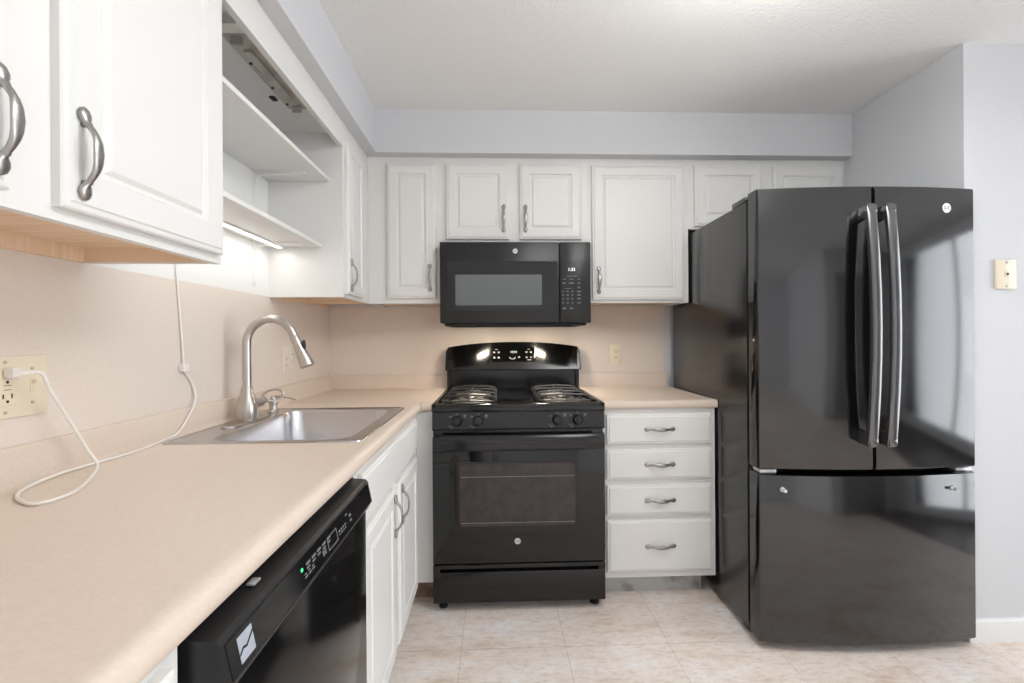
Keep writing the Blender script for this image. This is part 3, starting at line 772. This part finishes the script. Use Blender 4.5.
# ------------------------------------------------------------------ microwave
mo = thing('microwave', 'black over-the-range microwave under the short wall cabinet', 'microwave', (1.07, -.2, 1.276))
A0, A1 = .6905, 1.4475; Z0, Z1 = 1.278, 1.684
MB().box(A0, A1, -.372, -.005, Z0, Z1, .002).build('body', M['mw'], mo)
MB().box(A0, 1.2885, -.397, -.3725, Z0, Z1, .004).build('door', M['mw'], mo)
MB().box(1.2910, A1, -.397, -.3725, Z0, Z1, .004).build('control_panel', M['mw'], mo)
mb = MB()
mb.box(.70, 1.2885, -.3976, -.3965, 1.5865, 1.5885); mb.box(1.2915, 1.405, -.3976, -.3965, 1.5865, 1.5885)
mb.box(1.405, 1.4065, -.3976, -.3965, 1.326, 1.588); mb.build('seam_line', M['dark'], mo, smooth=False, split=True)
mb = MB(); mb.rings([rr_xz(.728, 1.279, 1.341, 1.586, .008, -.397), rr_xz(.728, 1.279, 1.341, 1.586, .008, -.3976)]); mb.build('door_glass', mat('microwave_glass', lin(36, 36, 36), .14, ior=1.45), mo)
mb = MB(); mb.rings([rr_xz(.768, 1.200, 1.367, 1.520, .006, -.3977), rr_xz(.768, 1.200, 1.367, 1.520, .006, -.3986)]); mb.build('window', M['mw_window'], mo)
badge(mo, (1.067, -.3972, 1.638), .0125)
mb = MB(); mb.cyl((1.246, -.3975, 1.342), (1.246, -.3985, 1.342), .005, n=14); mb.box(1.238, 1.258, -.3988, -.3975, 1.574, 1.587, .0004); mb.build('latch_mark', M['dark'], mo, split=True)
mb = MB(); mb.add(text_mb('1:33', .022, .0006).bm, face_m((1.350, -.3976, 1.545), '-y')); mb.build('clock_digits', M['led_white'], mo, smooth=False)
mb = MB()
def key(x, z_, w=.010, h=.005): mb.box(x-w/2, x+w/2, -.3976, -.3968, z_-h/2, z_+h/2)
key(1.352, 1.512, .05, .0025)
for x, w in ((1.313, .02), (1.349, .024), (1.387, .014)): key(x, 1.497, w, .003)
for x, w in ((1.311, .016), (1.349, .024), (1.387, .012)): key(x, 1.477, w, .006)
key(1.387, 1.455, .010, .008); key(1.332, 1.450, .032, .0025)
for i, z_ in enumerate((1.435, 1.417, 1.399, 1.378)):
    for x in (1.306, 1.330, 1.354): key(x, z_, .009, .006)
    key(1.387, z_, .018, .006)
for x in (1.312, 1.348): key(x, 1.350, .016, .009)
mb.build('key', M['print_dim'], mo, smooth=False, split=True)
# underside: dark tray, vents, lamps
mb = MB(); mb.box(A0+.02, A1-.02, -.37, -.352, 1.266, 1.2778, .002).box(A0+.02, A1-.02, -.04, -.02, 1.266, 1.2778, .002).box(A0+.02, A0+.04, -.352, -.04, 1.266, 1.2778).box(A1-.04, A1-.02, -.352, -.04, 1.266, 1.2778); mb.build('base_tray', M['dark'], mo)
for a in (.78, 1.15):
    mb = MB()
    for k in range(14): mb.box(a+k*.0135, a+k*.0135+.006, -.23, -.08, 1.2755, 1.2778)
    mb.build('grease_filter', M['alu'], mo, smooth=False)
for lx in (.885, 1.245):
    MB().box(lx-.034, lx+.034, -.322, -.278, 1.2745, 1.2778, .001).build('lamp_lens', M['bulb'], mo)

# ------------------------------------------------------------------ refrigerator (local frame: x right, y back, z up; origin at the left front door corner)
fr = thing('refrigerator', 'tall gloss black french-door refrigerator with bottom freezer on the right', 'refrigerator', (1.969, -.965, 0), -.024)
def L(mb, name, m, **k): return mb.build(name, m, fr, local=True, **k)
FW = .840
L(MB().box(.004, FW-.014, .090, .895, .03, 1.745, .004), 'case', M['fridge_side'])
L(MB().box(.012, FW-.012, .066, .0905, .04, 1.74), 'gasket', M['dark'], smooth=False)
def bulge(x): return -.034*(1-((x-FW/2)/(FW/2))**2)
def curved_front(x0, x1, z0, z1, name, m, y_back=.066):
    n = 22; R = []
    xs = [x0 + (x1-x0)*i/n for i in range(n+1)]
    xs = [x0, x0+.004] + xs[1:-1] + [x1-.004, x1]
    mb = MB()
    for j, x in enumerate(xs):
        e_ = .006 if j in (0, len(xs)-1) else 0
        f = bulge(x)
        R.append([(x, y_back, z0), (x, f+.008, z0), (x, f+e_+.002, z0+.003), (x, f+e_, z0+.010), (x, f+e_, z1-.010), (x, f+e_+.002, z1-.003), (x, f+.008, z1), (x, y_back, z1)])
    mb.rings(R); return L(mb, name, m)
SEAM = .421
ld = curved_front(0, SEAM-.004, .697, 1.768, 'left_door', M['fridge'])
rd = curved_front(SEAM+.004, FW, .697, 1.768, 'right_door', M['fridge'])
fz = curved_front(0, FW, .035, .676, 'freezer_drawer', M['fridge'])
def fridge_handle(x, door):
    mb = MB(); R = []
    zs = [.795, .80, .81, .83, .90, 1.0, 1.12, 1.24, 1.36, 1.48, 1.58, 1.65, 1.673, 1.683, 1.688]
    for z_ in zs:
        u = (z_-1.2415)/.4465
        y_out = bulge(x) - .052 - .026*(1-u*u)
        e_ = {.795: .005, 1.688: .005, .80: .0015, 1.683: .0015}.get(z_, 0)
        w = .0178 - e_; d_ = .0105 - e_
        R.append([(x+a*w, y_out + .0105 + b*d_, z_) for a, b in ((-1, .7), (-1, -.5), (-.8, -.85), (-.4, -1), (.4, -1), (.8, -.85), (1, -.5), (1, .7), (.8, 1), (-.8, 1))])
    mb.rings(R)
    for z0_, z1_ in ((.7985, .845), (1.638, 1.6845)):
        y1_ = bulge(x)+.001
        mb.box(x-.0155, x+.0155, y1_-.056, y1_, z0_, z1_, .004)
    return mb, door
for x, door in ((.376, ld), (.447, rd)):
    mb, dd = fridge_handle(x, door)
    o = mb.build('handle', M['fridge_handle'] if 'fridge_handle' in M else M.setdefault('fridge_handle', mat('gloss_charcoal_handle', lin(52, 52, 54), .16, ior=2.2)), fr, local=True)
    loc = o.location.copy(); o.parent = dd; o.location = loc - dd.location
# hinge covers
for a, b in ((.004, .13), (FW-.13, FW-.006)):
    L(MB().box(a, b, .095, .205, 1.745, 1.768, .005), 'hinge_cover', M['fridge_side'])
    L(MB().box(a+.012, b-.03, .02, .095, 1.7685, 1.774, .002) if 0 else MB().box(a+.02, b-.06, .060, .0949, 1.7455, 1.7635, .002), 'hinge_arm', M['dark'])
for a, b in ((.002, .075), (FW-.075, FW-.002)):
    L(MB().box(a+.01, b, .012, .064, .6775, .690, .002), 'centre_hinge', M['silver'])
o = badge(fr, (0, 0, 0), .0185); o.location = (.716, bulge(.716)-.001, 1.688); o.rotation_euler = (0, 0, math.atan(-.034*-2*(.716-FW/2)/(FW/2)**2))
for x in (.082, .733):
    mb = MB(); mb.cyl((x, bulge(x)+.001, .622), (x, bulge(x)-.006, .622), .010, .009, 16, .001); mb.cyl((x, bulge(x)-.006, .622), (x, bulge(x)-.022, .622), .0055, .0065, 12)
    L(mb, 'handle_stud', M['silver'])
L(MB().box(.02, FW-.02, .10, .16, .005, .0299), 'toe_grille', M['dark'], smooth=False)
for x in (.06, FW-.06):
    for y in (.14, .80): L(MB().cyl((x, y, 0), (x, y, .03), .018, .018, 16), 'foot', M['dark'])

# ------------------------------------------------------------------ outlets and plates
def screw(mb, p, ax): 
    q = V(p) + V(ax)*.0015; mb.cyl(p, q, .0035, .0032, 12)
def socket_face(cx, cz, mbf, mbs, ax='y', y=-.0085):
    pass
# near left two-gang plate (plane x=.003, facing +x)
pl = thing('outlet_plate', 'ivory two-gang wall plate nearest on the left with socket and switch', 'outlet', (.003, -1.715, 1.113))
MB().box(.003, .009, -1.778, -1.658, 1.052, 1.175, .0022).build('cover_plate', M['ivory'], pl)
MB().box(.009, .0135, -1.772+.008, -1.772+.050, 1.078, 1.149, .0015).build('socket', M['ivory'], pl)
mb = MB()
for z_ in (1.092,):
    for y in (-1.751, -1.735): mb.box(.0134, .0139, y-.0013, y+.0013, z_, z_+.009)
    mb.cyl((.0134, -1.743, z_-.006), (.0139, -1.743, z_-.006), .0028, n=10)
mb.box(.0134, .0139, -1.750, -1.736, 1.1085, 1.1095); mb.box(.0134, .0139, -1.750, -1.736, 1.117, 1.118)
mb.cyl((.0134, -1.743, 1.124), (.0139, -1.743, 1.124), .0028, n=10)
mb.build('socket_slot', M['slot'], pl, smooth=False, split=True)
mb = MB(); mb.box(.009, .011, -1.696, -1.686, 1.101, 1.125, .0008); mb.rings([[(.011, -1.6945, 1.116), (.011, -1.6875, 1.116), (.011, -1.6875, 1.124), (.011, -1.6945, 1.124)], [(.019, -1.6935, 1.121), (.019, -1.6885, 1.121), (.019, -1.6885, 1.126), (.019, -1.6935, 1.126)]]); mb.build('toggle', M['ivory'], pl)
mb = MB()
for y, z_ in ((-1.743, 1.163), (-1.743, 1.064), (-1.691, 1.148), (-1.691, 1.078)): screw(mb, (.009, y, z_), (1, 0, 0))
mb.build('screw', M['fixture'], pl, split=True)
# white two-gang plate behind the faucet
pl = thing('outlet_plate', 'small pale two-gang wall plate on the left wall behind the faucet', 'outlet', (.003, -.525, 1.113))
MB().box(.003, .009, -.583, -.467, 1.054, 1.176, .0022).build('cover_plate', M['almond'], pl)
MB().box(.009, .012, -.517, -.485, 1.078, 1.150, .0015).build('socket', M['almond'], pl)
mb = MB()
for z_ in (1.095, 1.13):
    for y in (-.507, -.495): mb.box(.0119, .0124, y-.001, y+.001, z_, z_+.008)
mb.cyl((.009, -.553, 1.084), (.0102, -.553, 1.084), .003, n=10)
mb.build('socket_slot', M['slot'], pl, smooth=False, split=True)
mb = MB(); mb.box(.009, .0105, -.558, -.548, 1.101, 1.125, .0006); mb.box(.0105, .018, -.556, -.550, 1.112, 1.119, .001); mb.build('toggle', M['almond'], pl)
# back wall duplex
def duplex(cx, cz, label, m):
    pl = thing('outlet_plate', label, 'outlet', (cx, -.003, cz))
    MB().box(cx-.0365, cx+.0365, -.009, -.003, cz-.059, cz+.059, .0022).build('cover_plate', m, pl)
    MB().box(cx-.0165, cx+.0165, -.0125, -.009, cz-.034, cz+.034, .0015).build('socket', m, pl)
    mb = MB()
    for z_ in (cz-.016, cz+.020):
        for x in (cx-.006, cx+.006): mb.box(x-.0012, x+.0012, -.013, -.0124, z_-.003, z_+.006)
        mb.cyl((cx, -.0124, z_-.009), (cx, -.013, z_-.009), .0026, n=10)
    mb.build('socket_slot', M['slot'], pl, smooth=False, split=True)
duplex(1.676, 1.103, 'ivory duplex outlet on the back wall right of the stove', M['ivory'])
# phone jack
pl = thing('phone_jack', 'ivory phone jack plate on the wall right of the refrigerator', 'wall plate', (2.973, -.945, 1.442))
MB().box(2.931, 3.015, -.955, -.945, 1.384, 1.499, .003).build('cover_plate', M['ivory'], pl)
MB().box(2.964, 2.982, -.9585, -.955, 1.433, 1.453, .001).build('jack', M['ivory'], pl)
MB().box(2.969, 2.978, -.9592, -.9584, 1.437, 1.447).build('jack_opening', M['slot'], pl, smooth=False)
mb = MB(); mb.cyl((2.973, -.955, 1.488), (2.973, -.958, 1.488), .0045, n=12); mb.cyl((2.973, -.955, 1.395), (2.973, -.958, 1.395), .0045, n=12); mb.build('screw', M['fixture'], pl, split=True)

# ------------------------------------------------------------------ power cord
cz = CZ + .004
pc = thing('power_cord', 'thin white power cord looping from the near outlet up to the cabinets', 'cord', (.03, -1.7, CZ))
path = [(.056, -1.738, 1.143), (.066, -1.728, 1.138), (.064, -1.712, 1.105), (.062, -1.682, 1.058), (.062, -1.650, 1.004), (.066, -1.630, .963), (.092, -1.637, .932), (.130, -1.700, cz+.002), (.166, -1.773, cz), (.168, -1.820, cz), (.147, -1.836, cz), (.088, -1.800, cz),
        (.050, -1.746, cz), (.032, -1.66, cz+.002), (.030, -1.568, cz), (.038, -1.498, cz), (.034, -1.42, cz), (.026, -1.35, cz+.002), (.024, -1.285, .930), (.022, -1.235, .972), (.020, -1.204, 1.006), (.014, -1.190, 1.035), (.010, -1.206, 1.078), (.012, -1.238, 1.11)]
MB().tube(smoothpath(path, 5), .0031, n=8).build('cable', M['cord'], pc)
mb = MB(); mb.tube(smoothpath([(.012, -1.240, 1.128), (.009, -1.243, 1.20), (.008, -1.252, 1.30), (.008, -1.260, 1.38), (.010, -1.270, 1.47), (.03, -1.30, 1.56), (.05, -1.33, 1.588)], 5), .0029, n=8); mb.build('cable', M['cord'], pc)
MB().box(.0045, .0215, -1.252, -1.226, 1.107, 1.131, .003).build('inline_switch', M['cord'], pc)
mb = MB(); mb.box(.0145, .034, -1.753, -1.733, 1.131, 1.153, .004); mb.rings([[(.034, -1.748+dx_, 1.142+dz_) for dx_, dz_ in ((-.005, -.007), (.010, -.007), (.010, .007), (-.005, .007))], [(.058, -1.738+dx_*.4, 1.1425+dz_*.4) for dx_, dz_ in ((-.005, -.007), (.010, -.007), (.010, .007), (-.005, .007))]])
mb.build('plug', M['cord'], pc)
